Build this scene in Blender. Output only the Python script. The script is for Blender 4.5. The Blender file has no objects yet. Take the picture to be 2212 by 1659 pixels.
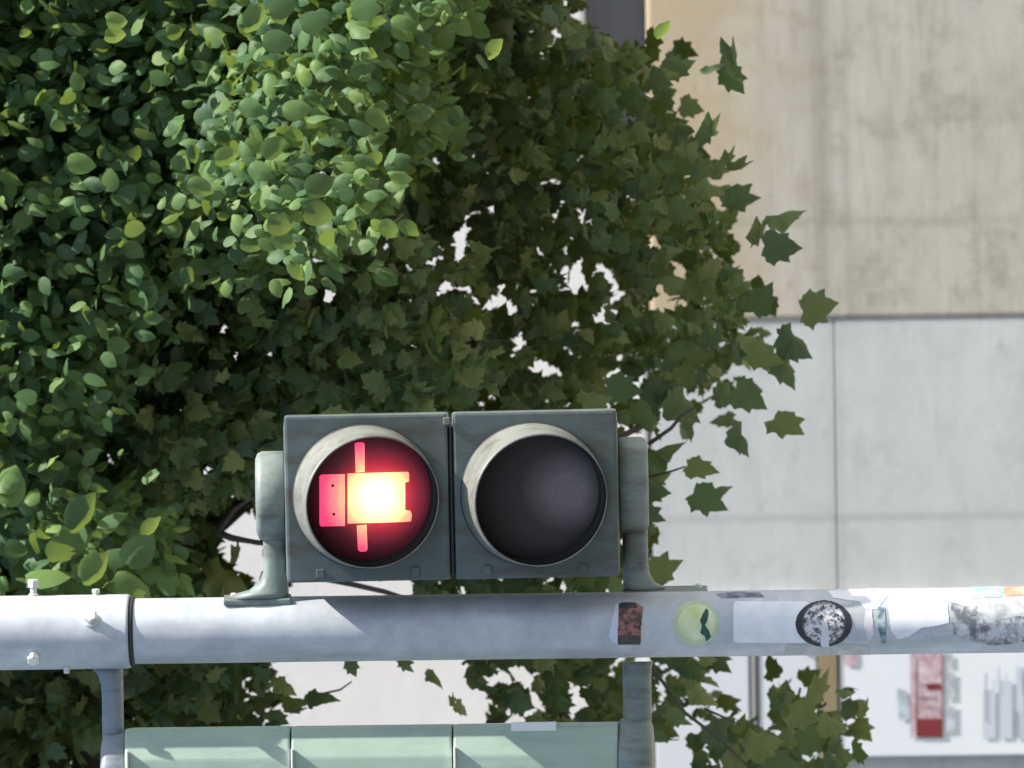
import bpy, bmesh, math, random
import numpy as np
from mathutils import Vector, Matrix, Euler

random.seed(7)
rng = np.random.default_rng(11)
R = math.radians
scene = bpy.context.scene
COL = scene.collection

# ------------------------------------------------------------------ camera
# The photograph was taken with the phone turned: world "up" points to the LEFT of the picture,
# world "right" points to its TOP. The camera is rolled a quarter turn accordingly.
DIST, CAM_H, TGT_H, PITCH, ROLL = 24.0, 2.3, 3.5, math.atan(1.2 / 24.0), R(0.8)
FOCAL = 36.0 * 24.03 / 1.885
fwd = Vector((0, math.cos(PITCH), math.sin(PITCH)))
wup = Vector((0, -math.sin(PITCH), math.cos(PITCH)))
wri = Vector((1, 0, 0))
IR = (-wup * math.cos(ROLL) - wri * math.sin(ROLL)).normalized()      # picture right
IU = (-wup * math.sin(ROLL) + wri * math.cos(ROLL)).normalized()      # picture up
CAMP = Vector((0.45, -DIST, CAM_H))
cam_d = bpy.data.cameras.new('camera'); cam = bpy.data.objects.new('camera', cam_d); COL.objects.link(cam)
m = Matrix((IR, IU, -fwd)).transposed().to_4x4(); m.translation = CAMP
cam.matrix_world = m
cam_d.lens = FOCAL; cam_d.sensor_width = 36.0; cam_d.clip_start = 0.5; cam_d.clip_end = 2000
cam_d.dof.use_dof = True; cam_d.dof.focus_distance = 24.0; cam_d.dof.aperture_fstop = 14.0
scene.camera = cam

W_, H_ = 2212.0, 1659.0
def at(u, v, Y=0.0):
    """picture point (photo enlarged to 2212 px) -> world point on the plane y = Y"""
    d = fwd * FOCAL + IR * ((u / W_ - .5) * 36.0) + IU * ((.5 - v / H_) * 27.0)
    t = (Y - CAMP.y) / d.y
    return CAMP + d * t
S0 = 1.885 / 2212.0            # metres per such pixel at the pole

# ------------------------------------------------------------------ world, sun, exposure
SUN_EL, SUN_AZ = math.atan(1.3 * math.cos(R(15))), R(15)   # sun to the world right, a little in front of the facade
sdir = Vector((math.cos(SUN_EL) * math.cos(SUN_AZ), -math.cos(SUN_EL) * math.sin(SUN_AZ), math.sin(SUN_EL)))
world = bpy.data.worlds.new("World"); scene.world = world; world.use_nodes = True
wn = world.node_tree; wn.nodes.clear()
sky = wn.nodes.new('ShaderNodeTexSky'); sky.sky_type = 'NISHITA'; sky.sun_disc = False
sky.sun_elevation = SUN_EL; sky.sun_rotation = R(105); sky.air_density = 1.2; sky.dust_density = 1.5
bg = wn.nodes.new('ShaderNodeBackground'); bg.inputs['Strength'].default_value = 0.115
wo = wn.nodes.new('ShaderNodeOutputWorld')
wn.links.new(sky.outputs[0], bg.inputs[0]); wn.links.new(bg.outputs[0], wo.inputs[0])
sd = bpy.data.lights.new('sun', 'SUN'); sd.energy = 5.0; sd.angle = R(0.5); sd.color = (1.0, .94, .86)
sun = bpy.data.objects.new('sun', sd); COL.objects.link(sun)
sun.rotation_euler = sdir.to_track_quat('Z', 'Y').to_euler()
sun.location = (0, 0, 30)
scene.view_settings.view_transform = 'Standard'; scene.view_settings.look = 'None'
scene.view_settings.exposure = 0.82; scene.view_settings.gamma = 1.0
scene.cycles.max_bounces = 8; scene.cycles.transparent_max_bounces = 8
scene.cycles.use_denoising = True
scene.cycles.sample_clamp_indirect = 6.0

# ------------------------------------------------------------------ helpers
class MB:
    def __init__(s): s.v = []; s.f = []; s.sm = []
    def add(s, vs, fs, smooth=False):
        o = len(s.v); s.v += [tuple(p) for p in vs]; s.f += [tuple(i + o for i in f) for f in fs]; s.sm += [smooth] * len(fs)
        return s
    def box(s, x0, x1, y0, y1, z0, z1, bev=0.0, seg=2, M=None):
        bm = bmesh.new(); bmesh.ops.create_cube(bm, size=1)
        for p in bm.verts:
            p.co = Vector(((x0 + x1) / 2 + p.co.x * (x1 - x0), (y0 + y1) / 2 + p.co.y * (y1 - y0), (z0 + z1) / 2 + p.co.z * (z1 - z0)))
        if bev: bmesh.ops.bevel(bm, geom=bm.edges[:], offset=bev, segments=seg, affect='EDGES', profile=.6)
        return s.bm(bm, M)
    def prism(s, pts, axis, a0, a1, bev=0.0, M=None):
        """pts: 2-D outline in the other two axes; extruded along axis"""
        bm = bmesh.new()
        def P(p, a):
            return (a, p[0], p[1]) if axis == 'x' else (p[0], a, p[1]) if axis == 'y' else (p[0], p[1], a)
        A = [bm.verts.new(P(p, a0)) for p in pts]; B = [bm.verts.new(P(p, a1)) for p in pts]
        bm.faces.new(A); bm.faces.new(list(reversed(B)))
        for i in range(len(pts)):
            j = (i + 1) % len(pts); bm.faces.new((A[j], A[i], B[i], B[j]))
        bmesh.ops.recalc_face_normals(bm, faces=bm.faces[:])
        if bev: bmesh.ops.bevel(bm, geom=bm.edges[:], offset=bev, segments=2, affect='EDGES', profile=.6)
        return s.bm(bm, M)
    def bm(s, bm, M=None, smooth=False):
        bm.verts.ensure_lookup_table(); bm.verts.index_update()
        vs = [(M @ v.co if M else v.co.copy()) for v in bm.verts]
        fs = [[v.index for v in f.verts] for f in bm.faces]
        bm.free(); return s.add(vs, fs, smooth)
    def lathe(s, prof, n=48, M=None, smooth=True, capped=True):
        """prof: list of (r, h) along local z"""
        vs = []; fs = []
        for r, h in prof:
            for k in range(n):
                a = 2 * math.pi * k / n; vs.append(Vector((r * math.cos(a), r * math.sin(a), h)))
        for i in range(len(prof) - 1):
            for k in range(n):
                j = (k + 1) % n; fs.append((i * n + k, i * n + j, (i + 1) * n + j, (i + 1) * n + k))
        if capped:
            fs.append(tuple(range(n))[::-1]); fs.append(tuple((len(prof) - 1) * n + k for k in range(n)))
        if M: vs = [M @ p for p in vs]
        return s.add(vs, fs, smooth)
    def tube(s, pts, rad, n=6, smooth=True):
        pts = [Vector(p) for p in pts]
        if not hasattr(rad, '__len__'): rad = [rad] * len(pts)
        vs = []; fs = []; up = Vector((.3, .2, 1)).normalized()
        for i, p in enumerate(pts):
            d = (pts[min(i + 1, len(pts) - 1)] - pts[max(i - 1, 0)]).normalized()
            a = d.cross(up)
            if a.length < .1: a = d.cross(Vector((1, 0, 0)))
            a.normalize(); b = d.cross(a)
            for k in range(n):
                t = 2 * math.pi * k / n; vs.append(p + (a * math.cos(t) + b * math.sin(t)) * rad[i])
        for i in range(len(pts) - 1):
            for k in range(n):
                j = (k + 1) % n; fs.append((i * n + k, i * n + j, (i + 1) * n + j, (i + 1) * n + k))
        fs.append(tuple(range(n))[::-1]); fs.append(tuple((len(pts) - 1) * n + k for k in range(n)))
        return s.add(vs, fs, smooth)
    def build(s, name, mat, parent=None, loc=None, rot=None, auto=False):
        me = bpy.data.meshes.new(name); me.from_pydata(s.v, [], s.f); me.update()
        me.polygons.foreach_set('use_smooth', s.sm)
        me.materials.append(mat)
        bm = bmesh.new(); bm.from_mesh(me); bmesh.ops.recalc_face_normals(bm, faces=bm.faces[:]); bm.to_mesh(me); bm.free()
        o = bpy.data.objects.new(name, me); COL.objects.link(o)
        if parent: o.parent = parent
        if loc is not None: o.location = loc
        if rot is not None: o.rotation_euler = rot
        return o

def tag(o, label=None, cat=None, group=None, kind=None):
    if label: o['label'] = label
    if cat: o['category'] = cat
    if group: o['group'] = group
    if kind: o['kind'] = kind
    return o
def empty(name, loc, rot=(0, 0, 0)):
    o = bpy.data.objects.new(name, None); COL.objects.link(o); o.location = loc; o.rotation_euler = rot
    o.empty_display_size = .1
    return o
def T(x, y, z): return Matrix.Translation((x, y, z))
RX = lambda a: Matrix.Rotation(a, 4, 'X')
RY = lambda a: Matrix.Rotation(a, 4, 'Y')
RZ = lambda a: Matrix.Rotation(a, 4, 'Z')

# ------------------------------------------------------------------ materials
class N:
    """tiny node helper"""
    def __init__(s, name):
        s.m = bpy.data.materials.new(name); s.m.use_nodes = True; s.t = s.m.node_tree; s.t.nodes.clear()
        s.out = s.t.nodes.new('ShaderNodeOutputMaterial')
    def n(s, typ, **kw):
        x = s.t.nodes.new(typ)
        for k, v in kw.items():
            if k in x.inputs: x.inputs[k].default_value = v
            else: setattr(x, k, v)
        return x
    def l(s, a, b): s.t.links.new(a, b)
    def coord(s, scale=(1, 1, 1), gen=False, loc=(0, 0, 0)):
        tc = s.n('ShaderNodeTexCoord'); mp = s.n('ShaderNodeMapping')
        mp.inputs['Scale'].default_value = scale; mp.inputs['Location'].default_value = loc
        s.l(tc.outputs['Generated' if gen else 'Object'], mp.inputs[0]); return mp.outputs[0]
    def noise(s, vec, scale, detail=5, rough=.6):
        x = s.n('ShaderNodeTexNoise'); x.inputs['Scale'].default_value = scale; x.inputs['Detail'].default_value = detail
        x.inputs['Roughness'].default_value = rough; s.l(vec, x.inputs['Vector']); return x.outputs[0]
    def ramp(s, fac, stops):
        r = s.n('ShaderNodeValToRGB'); e = r.color_ramp.elements
        while len(e) < len(stops): e.new(.5)
        for q, (p, c) in zip(e, stops):
            q.position = p; q.color = (c[0], c[1], c[2], 1) if hasattr(c, '__len__') else (c, c, c, 1)
        s.l(fac, r.inputs[0]); return r.outputs[0]
    def mix(s, fac, a, b, mode='MIX'):
        x = s.n('ShaderNodeMix', data_type='RGBA', blend_type=mode)
        for sock, val in ((x.inputs[0], fac), (x.inputs[6], a), (x.inputs[7], b)):
            if hasattr(val, 'is_linked'): s.l(val, sock)
            elif hasattr(val, '__len__'): sock.default_value = (val[0], val[1], val[2], 1)
            else: sock.default_value = val
        return x.outputs[2]
    def math(s, op, a, b=0.0, c=0.0):
        x = s.n('ShaderNodeMath', operation=op)
        for i, val in enumerate((a, b, c)):
            if hasattr(val, 'is_linked'): s.l(val, x.inputs[i])
            else: x.inputs[i].default_value = val
        return x.outputs[0]
    def principled(s, col, rough=.5, metal=0.0, bump=None, bstr=.3, bdist=.002, spec=.5):
        p = s.n('ShaderNodeBsdfPrincipled')
        for sock, val in (('Base Color', col), ('Roughness', rough), ('Metallic', metal)):
            if hasattr(val, 'is_linked'): s.l(val, p.inputs[sock])
            elif hasattr(val, '__len__'): p.inputs[sock].default_value = (*val, 1)
            else: p.inputs[sock].default_value = val
        p.inputs['Specular IOR Level'].default_value = spec
        if bump is not None:
            b = s.n('ShaderNodeBump'); b.inputs['Strength'].default_value = bstr; b.inputs['Distance'].default_value = bdist
            s.l(bump, b.inputs['Height']); s.l(b.outputs[0], p.inputs['Normal'])
        s.p = p; s.l(p.outputs[0], s.out.inputs[0]); return s.m

def painted(name, base, worn, dirt, rough=.5, scale=1.0):
    k = N(name); c = k.coord()
    n1 = k.noise(c, 9 * scale, 6, .65); n2 = k.noise(c, 45 * scale, 4, .6); n3 = k.noise(k.coord((1, 1, .25)), 22 * scale, 5, .7)
    col = k.mix(k.ramp(n1, [(.42, 0.), (.68, 1.)]), base, worn)
    col = k.mix(k.ramp(n3, [(.47, 0.), (.68, .9)]), col, dirt)
    col = k.mix(k.ramp(n2, [(.35, .0), (.75, .25)]), col, dirt)
    rr = k.ramp(n1, [(.3, rough - .1), (.8, rough + .15)])
    return k.principled(col, rr, 0, n2, .25, .001)

M_galv = None
def galvanised():
    k = N('galvanised_steel'); c = k.coord()
    n1 = k.noise(c, 14, 6, .7); n2 = k.noise(c, 60, 3, .6); n3 = k.noise(k.coord((1, 1, .12)), 30, 4, .6)
    vor = k.n('ShaderNodeTexVoronoi'); vor.inputs['Scale'].default_value = 55; k.l(c, vor.inputs['Vector'])
    col = k.mix(k.ramp(n1, [(.32, 0.), (.7, 1.)]), (.42, .455, .50), (.62, .65, .685))
    col = k.mix(k.math('MULTIPLY', vor.outputs['Color'], .16), col, (.72, .74, .77))
    col = k.mix(k.ramp(n3, [(.55, 0.), (.8, .5)]), col, (.30, .31, .31))
    return k.principled(col, k.ramp(n2, [(.3, .42), (.7, .6)]), .25, n2, .15, .0006)
M_galv = galvanised()
M_green = painted('grey_green_paint', (.20, .265, .235), (.26, .335, .30), (.13, .12, .095), .5)
M_face = painted('weathered_grey_green_paint', (.10, .14, .142), (.14, .175, .17), (.085, .068, .05), .45)
M_lime = painted('pale_green_paint', (.36, .47, .38), (.40, .51, .43), (.29, .38, .33), .5)  # pale green, lighter than the other signal's paint
M_cast = painted('cast_bracket_paint', (.20, .255, .235), (.27, .32, .295), (.11, .105, .09), .5)
M_hood = painted('hood_paint', (.20, .215, .19), (.27, .27, .24), (.11, .098, .08), .55)
M_dot = N('dot_red').principled((.25, .01, .03), .6)
M_seal = N('black_rubber').principled((.03, .032, .034), .6)
M_white = N('white_label_and_glint').principled((.78, .80, .82), .4)
M_bolt = N('zinc_bolt').principled((.74, .74, .72), .35, .3)
M_inner = N('hood_inner_black').principled((.018, .016, .017), .85)

def lens_dark():
    k = N('unlit_smoked_lens'); c = k.coord()
    n = k.noise(c, 220, 2, .5); n2 = k.noise(c, 8, 4, .6)
    col = k.mix(n2, (.03, .026, .034), (.075, .062, .066))
    col = k.mix(k.math('MULTIPLY', n, .3), col, (.10, .09, .10))
    tc = k.n('ShaderNodeTexCoord'); vm = k.n('ShaderNodeVectorMath', operation='DISTANCE'); k.l(tc.outputs['Object'], vm.inputs[0])
    vm.inputs[1].default_value = SUNLIT_DUST                                   # dust on the lower lens, with the sun on it painted into the colour
    d = k.math('ADD', k.math('MULTIPLY', vm.outputs['Value'], 1 / .085), k.math('MULTIPLY', k.math('SUBTRACT', n2, .5), .5))
    n4 = k.noise(c, 500, 2, .7)
    col = k.mix(k.math('MULTIPLY', k.ramp(d, [(.35, .85), (.95, 0.)]), k.ramp(n4, [(.3, .35), (.7, 1.)])), col, (.30, .26, .27))
    col = k.mix(k.ramp(n4, [(.58, 0.), (.75, .35)]), col, (.12, .11, .12))
    return k.principled(col, .65, 0, n, .3, .001)
SUNLIT_DUST = ((1066 - 1050) * S0, -.09, (976 - 1225) * S0)
def glow(name, hot, stops, strength_stops):
    """light from a lamp behind a red diffusing lens: brightness falls with the distance from the lamp"""
    k = N(name); tc = k.n('ShaderNodeTexCoord')
    vm = k.n('ShaderNodeVectorMath', operation='DISTANCE'); k.l(tc.outputs['Object'], vm.inputs[0]); vm.inputs[1].default_value = hot
    n = k.noise(k.coord(), 90, 3, .6)
    d = k.math('ADD', vm.outputs['Value'], k.math('MULTIPLY', k.math('SUBTRACT', n, .5), .012))
    d = k.math('MULTIPLY', d, 1 / .16)
    col = k.ramp(d, stops); st = k.ramp(d, strength_stops)
    p = k.n('ShaderNodeBsdfPrincipled'); p.inputs['Base Color'].default_value = (.07, .028, .045, 1); p.inputs['Roughness'].default_value = .5
    k.l(col, p.inputs['Emission Color']); k.l(k.math('MULTIPLY', st, 4.0), p.inputs['Emission Strength'])
    k.l(p.outputs[0], k.out.inputs[0]); return k.m

# ------------------------------------------------------------------ ground and pavement
def ground_mat():
    k = N('asphalt'); c = k.coord()
    n = k.noise(c, 60, 5, .7); n2 = k.noise(c, .6, 4)
    return k.principled(k.mix(k.ramp(n, [(.3, 0.), (.7, 1.)]), (.035, .035, .037), k.mix(n2, (.06, .06, .06), (.09, .088, .085))), .85, 0, n, .5, .004)
def pave_mat():
    k = N('paving'); c = k.coord()
    br = k.n('ShaderNodeTexBrick'); k.l(c, br.inputs['Vector']); br.inputs['Scale'].default_value = 1.6
    br.inputs['Color1'].default_value = (.33, .32, .30, 1); br.inputs['Color2'].default_value = (.38, .37, .35, 1)
    br.inputs['Mortar'].default_value = (.16, .155, .15, 1); br.inputs['Mortar Size'].default_value = .012
    n = k.noise(c, 30, 5)
    return k.principled(k.mix(k.math('MULTIPLY', n, .4), br.outputs[0], (.24, .235, .22)), .85, 0, n, .3, .003)
MB().add([(-300, -300, 0), (300, -300, 0), (300, 300, 0), (-300, 300, 0)], [(0, 1, 2, 3)]).build('ground', ground_mat())['kind'] = 'structure'
MB().box(-30, 30, -1.5, 14.0, .004, .13, .02).build('pavement', pave_mat())['kind'] = 'structure'
PAVE = .13

# ------------------------------------------------------------------ building behind
YW = 9.0
SW = S0 * (YW + DIST) / DIST
def concrete(name, a, b, stain, dark, warm=None, seed=0., seams=(), amt=1.):
    k = N(name); c = k.coord(loc=(seed, 0, seed * 2))
    big = k.noise(c, 2.2, 6, .62); mid = k.noise(c, 7, 7, .72); fine = k.noise(c, 70, 4, .65); pit = k.noise(c, 26, 3, .5)
    lvl = k.noise(k.coord((1.8, 1.0, 8.0), loc=(seed, 0, 0)), 1.2, 6, .62)      # board marks run level
    lv2 = k.noise(k.coord((3, 1.0, 26.0), loc=(seed, 2, 5)), 1.5, 5, .7)
    col = k.mix(k.ramp(lvl, [(.36, 0.), (.66, 1.)]), a, b)
    col = k.mix(k.ramp(big, [(.44, 0.), (.62, .8)]), col, stain)
    col = k.mix(k.ramp(lv2, [(.52, 0.), (.74, .5 * amt)]), col, dark)
    col = k.mix(k.ramp(mid, [(.50, 0.), (.70, .75 * amt)]), col, dark)
    col = k.mix(k.ramp(mid, [(.28, .6), (.45, 0.)]), col, b)
    tc = k.n('ShaderNodeTexCoord'); sp = k.n('ShaderNodeSeparateXYZ'); k.l(tc.outputs['Object'], sp.inputs[0])
    if warm:
        g = k.math('DIVIDE', k.math('SUBTRACT', sp.outputs[2], warm[0]), warm[1])
        g = k.math('ADD', g, k.math('MULTIPLY', k.math('SUBTRACT', mid, .5), 1.3))
        col = k.mix(k.ramp(g, [(.1, 0.), (1., .9)]), col, warm[2])
    for axis, pos, w, st in seams:                                  # cast-in formwork seams, slightly wandering and stained
        d = k.math('ABSOLUTE', k.math('ADD', k.math('SUBTRACT', sp.outputs[axis], pos), k.math('MULTIPLY', k.math('SUBTRACT', mid, .5), .02)))
        q = k.math('MULTIPLY', k.ramp(k.math('DIVIDE', d, w), [(0., st), (1., 0.)]), k.ramp(big, [(.3, .5), (.6, 1.)]))
        col = k.mix(q, col, dark)
    vo = k.n('ShaderNodeTexVoronoi'); vo.inputs['Scale'].default_value = 3.1; k.l(c, vo.inputs['Vector'])
    v2 = k.math('ADD', vo.outputs['Distance'], k.math('MULTIPLY', pit, .22))
    col = k.mix(k.ramp(v2, [(.13, .55 * amt), (.19, 0.)]), col, (.16, .14, .12))
    col = k.mix(k.ramp(pit, [(.66, 0.), (.74, .35 * amt)]), col, dark)
    col = k.mix(k.math('MULTIPLY', fine, .25), col, dark)
    return k.principled(col, .9, 0, k.math('ADD', fine, k.math('MULTIPLY', mid, 1.)), .2, .003)
M_warm = concrete('weathered_beige_concrete', (.42, .395, .335), (.56, .54, .48), (.52, .51, .475), (.25, .225, .18),
                  warm=(at(1790, 200, YW).z, at(1430, 200, YW).z - at(1790, 200, YW).z, (.54, .43, .27)), seed=3.1,
                  seams=((2, at(1775, 300, YW).z, .035, .55), (0, at(1900, 478, YW).x, .02, .3), (2, at(1830, 300, YW).z, .02, .25)))
M_cool = concrete('smooth_grey_concrete', (.50, .525, .53), (.60, .62, .625), (.56, .58, .585), (.34, .36, .375), seed=8.7, amt=.55,
                  seams=((0, at(1900, 1117, YW).x, .018, .6), (2, at(1805, 900, YW).z, .03, .4)))
M_render = concrete('white_render', (.78, .76, .75), (.84, .82, .81), (.80, .77, .75), (.62, .60, .60), seed=1.7, amt=.4)
M_shadow = N('dark_joint').principled((.36, .38, .41), .9)
def dark_shutter():
    k = N('dark_shutter'); c = k.coord((.4, 1, 30)); n = k.noise(c, 3, 3)
    return k.principled(k.mix(n, (.10, .105, .13), (.14, .145, .17)), .6)

bld = tag(empty('building', (0, YW, 0)), 'pale concrete and white rendered building wall filling the background behind the trees', 'building')
def wallbox(name, u0, u1, v0, v1, y, mat, depth=.25, lo=None, hi=None, x0=None, x1=None, bev=.012):
    """a slab of the facade; u grows downwards in the world, v grows to the world left"""
    z1 = at(u0, 829, YW).z if hi is None else hi
    z0 = at(u1, 829, YW).z if lo is None else lo
    xr = at(1106, v0, YW).x if x1 is None else x1
    xl = at(1106, v1, YW).x if x0 is None else x0
    return MB().box(xl, xr, y - YW, y - YW + depth, z0, z1, bev).build(name, mat, bld)
zsplit = at(1406, 829, YW).z; xsplit = at(2000, 689, YW).x
zj1 = at(1806, 1000, YW).z
xl_, xr_ = -14., 14.
MB().box(xl_, xr_, .12, .5, PAVE, 12, 0).build('core_wall', M_shadow, bld)
# lower storey: beige panel to the world right of the corner line, grey panels to its left
wallbox('beige_wall', 0, 0, 0, 0, YW + .0, M_warm, lo=PAVE, hi=zsplit, x0=xsplit + .003, x1=xr_)
for n_, (lo, hi) in enumerate(((zj1 + .0015, zsplit), (PAVE, zj1 - .0015))):
    wallbox('grey_wall', 0, 0, 0, 0, YW + (.0065, .0055)[n_], M_cool, lo=lo, hi=hi, x0=xl_, x1=xsplit + .0028, bev=.002)
# upper storey
wz0 = at(1414, 100, YW).z; wz1 = at(1262, 100, YW).z; wx0 = at(1300, 420, YW).x
MB().box(xl_, wx0, .006, .25, zsplit + .01, 12, .01).build('white_wall', M_render, bld)
MB().box(wx0 + .004, xr_, .006, .25, wz1, 12, .01).build('white_wall', M_render, bld)
MB().box(wx0 + .004, xr_, .06, .1, wz0, wz1, 0).build('window_shutter', dark_shutter(), bld)
sh = MB()
sh.box(wx0 + .004, xr_, .004, .055, wz0 - .0, wz0 + .012, .003)
sh.build('window_sill', N('sill_metal').principled((.07, .075, .08), .5), bld)
# ------------------------------------------------------------------ notice board and poster on the wall
YB = YW - .02
nb = tag(empty('notice_board', at(1800, 1500, YB)), 'long white notice board with grey and brown rails fixed to the concrete wall', 'notice board')
def flat(name, u0, u1, v0, v1, y, d, mat, parent, bev=.003, base=None):
    a = at(u0, v0, y); b = at(u1, v1, y); L = parent.location if base is None else base
    return MB().box(b.x - L.x, a.x - L.x, y - L.y, y + d - L.y, b.z - L.z, a.z - L.z, bev).build(name, mat, parent)
M_panel = N('white_enamel').principled((.68, .71, .76), .45)
def brown_mat():
    k = N('brown_wood'); c = k.coord((1, 1, 8)); return k.principled(k.mix(k.noise(c, 6), (.20, .16, .09), (.34, .27, .17)), .7)
flat('panel', 1412, 1621, 1290, 1700, YB, .03, M_panel, nb)
flat('panel', 1637, 1768, 1290, 1700, YB, .03, M_panel, nb)
flat('rail', 1621, 1637, 1290, 1700, YB - .004, .034, N('grey_rail').principled((.30, .30, .29), .6), nb)
flat('rail', 1766, 1812, 1290, 1660, YB - .004, .034, brown_mat(), nb)['label'] = 'brown wooden rail'
for uu in (1450, 1740):
    flat('clip', uu, uu + 14, 1400, 1414, YB - .006, .02, M_bolt, nb)

po = tag(empty('poster', at(2000, 1500, YB)), 'white poster with a red column and faint grey printing below the stickered pole', 'poster')
def poster_mat():
    k = N('white_paper'); n = k.noise(k.coord(), 3, 3)
    return k.principled(k.mix(n, (.72, .76, .82), (.80, .84, .88)), .5)
YP = YB - .0
flat('sheet', 1812, 2420, 1290, 1628, YP, .02, poster_mat(), po)
M_red = N('red_print').principled((.20, .028, .032), .5)
def pinkish():
    k = N('faded_red_print'); c = k.coord(); n = k.noise(c, 26, 5, .7)
    return k.principled(k.mix(k.ramp(n, [(.38, 0.), (.66, 1.)]), (.42, .24, .27), (.66, .58, .64)), .55)
def greyprint():
    k = N('grey_print'); c = k.coord(); n = k.noise(c, 24, 5, .7)
    return k.principled(k.mix(k.ramp(n, [(.40, 0.), (.62, 1.)]), (.36, .40, .46), (.58, .64, .72)), .55)
M_pink = pinkish(); M_gp = greyprint()
ZL = lambda u, v, y: at(u, v, y)
def printed(name, polys, off, mat, lab=None):
    L = po.location
    for pts in polys:
        mb = MB(); vs = [at(u, v, YP) for u, v in pts]
        mb.add([(p.x - L.x, YP - off - L.y, p.z - L.z) for p in vs], [tuple(range(len(vs)))])
        o = mb.build(name, mat, po)
        if lab: o['label'] = lab
def q4(u0, u1, v0, v1): return [(u0, v0), (u1, v0), (u1, v1), (u0, v1)]
printed('print', [q4(1967, 2037, 1405, 1594)], .0025, M_pink, 'faded pink printed column')
printed('print', [q4(1981, 2037, 1553, 1592)], .004, M_red, 'solid red block')
printed('print', [q4(2035, 2037, 1415, 1553), q4(1979, 1981.5, 1420, 1592),
                  [(1999, 1478), (2030, 1476), (2036, 1488), (2006, 1492)]], .003, M_red, 'thin red frame lines of the column')
printed('print', [q4(1985, 2028, 1506, 1509), q4(2000, 2033, 1528, 1530), q4(1990, 2016, 1478, 1480)], .0045, N('ink').principled((.10, .07, .09), .6), 'dark ruled lines in the column')
printed('print', [[(1938, 1487), (1960, 1492), (1958, 1500), (1966, 1530), (1967, 1555), (1943, 1555)], q4(2043, 2063, 1453, 1510),
                  q4(2043, 2064, 1524, 1582), q4(2043, 2058, 1412, 1440)], .003, M_gp, 'grey printed blocks beside the column')
printed('print', [[(1822, 1400), (1850, 1404), (1852, 1430), (1846, 1440), (1824, 1436)]], .003, M_pink, 'small faded red mark')
LG = N('pale_grey_print').principled((.56, .61, .69), .6)
printed('print', [q4(2124, 2150, 1490, 1596), q4(2160, 2186, 1470, 1596), q4(2196, 2260, 1440, 1596), q4(2270, 2330, 1450, 1580)], .0025, LG, 'pale grey text columns')
printed('print', [q4(2129, 2132, 1454, 1560), q4(2157, 2159, 1440, 1500), q4(2194, 2198, 1536, 1592), q4(2213, 2216, 1460, 1590),
                  [(2208, 1447), (2212, 1447), (2212, 1500), (2209, 1500)]], .004, N('line_ink').principled((.27, .31, .38), .6), 'thin printed text lines')

# ------------------------------------------------------------------ the steel pole
PX = 0.0
pc = at(1106, 1353, 0); PX = pc.x
pole = tag(empty('signal_pole', (PX, 0, PAVE)), 'galvanised round steel pole with a wider bolted sleeve and stickers, carrying both traffic signals', 'pole')
Zu = lambda u: at(u, 1355, 0).z
RP, RS = .0605, .0685
zc = Zu(277)
MB().lathe([(RP, 0.02), (RP, .03)] + [(RP, .25 * q) for q in range(1, int((zc - PAVE) / .25) + 1)] + [(RP, zc + .01 - PAVE), (RP, zc + .02 - PAVE)], 96).build('shaft', M_galv, pole)
MB().lathe([(RS - .012, zc - .004 - PAVE), (RS - .0015, zc - PAVE - .004), (RS, zc - PAVE - .001), (RS, zc - PAVE + .002), (RS, zc - PAVE + .02), (RS, 2.19 + zc - PAVE), (RS, 2.2 + zc - PAVE), (RS - .003, 2.202 + zc - PAVE)], 96).build('sleeve', M_galv, pole)
MB().lathe([(RP + .0015, zc - .013 - PAVE), (RP + .004, zc - PAVE - .010), (RP + .004, zc - PAVE - .0045)], 96).build('seal_ring', M_seal, pole)
MB().lathe([(.16, 0), (.16, .015), (.155, .018)], 48).build('base_plate', M_galv, pole)
def bolt(u, v, r, h, headr, headh, face=True, tilt=0.):
    """bolt standing out of the pole surface towards the angle given by v"""
    p = at(u, v, -.03); x = max(-RS * .995, min(RS * .995, p.x - PX)); a = math.asin(x / RS)
    d = Vector((math.sin(a), -math.cos(a), tilt)).normalized()
    base = Vector((math.sin(a) * (RS - .002), -math.cos(a) * (RS - .002), p.z - PAVE))
    q = d.to_track_quat('Z', 'Y').to_matrix().to_4x4(); q.translation = base
    mb = MB(); mb.lathe([(r, 0), (r, h)], 16, M=q)
    mb.lathe([(r * 1.5, 0), (r * 1.5, .004), (r * 1.3, .006)], 16, M=q)
    q2 = q @ T(0, 0, h); mb.lathe([(headr, 0), (headr, headh * .8), (headr * .8, headh)], 6, M=q2, smooth=False)
    return mb.build('bolt', M_bolt, pole)
bolt(70, 1282, .006, .018, .011, .014)
bolt(205, 1283, .004, .006, .008, .007)
bolt(200, 1338, .010, .022, .014, .008)
bolt(75, 1417, .007, .010, .012, .008)
bolt(143, 1443, .004, .006, .006, .006)

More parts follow.
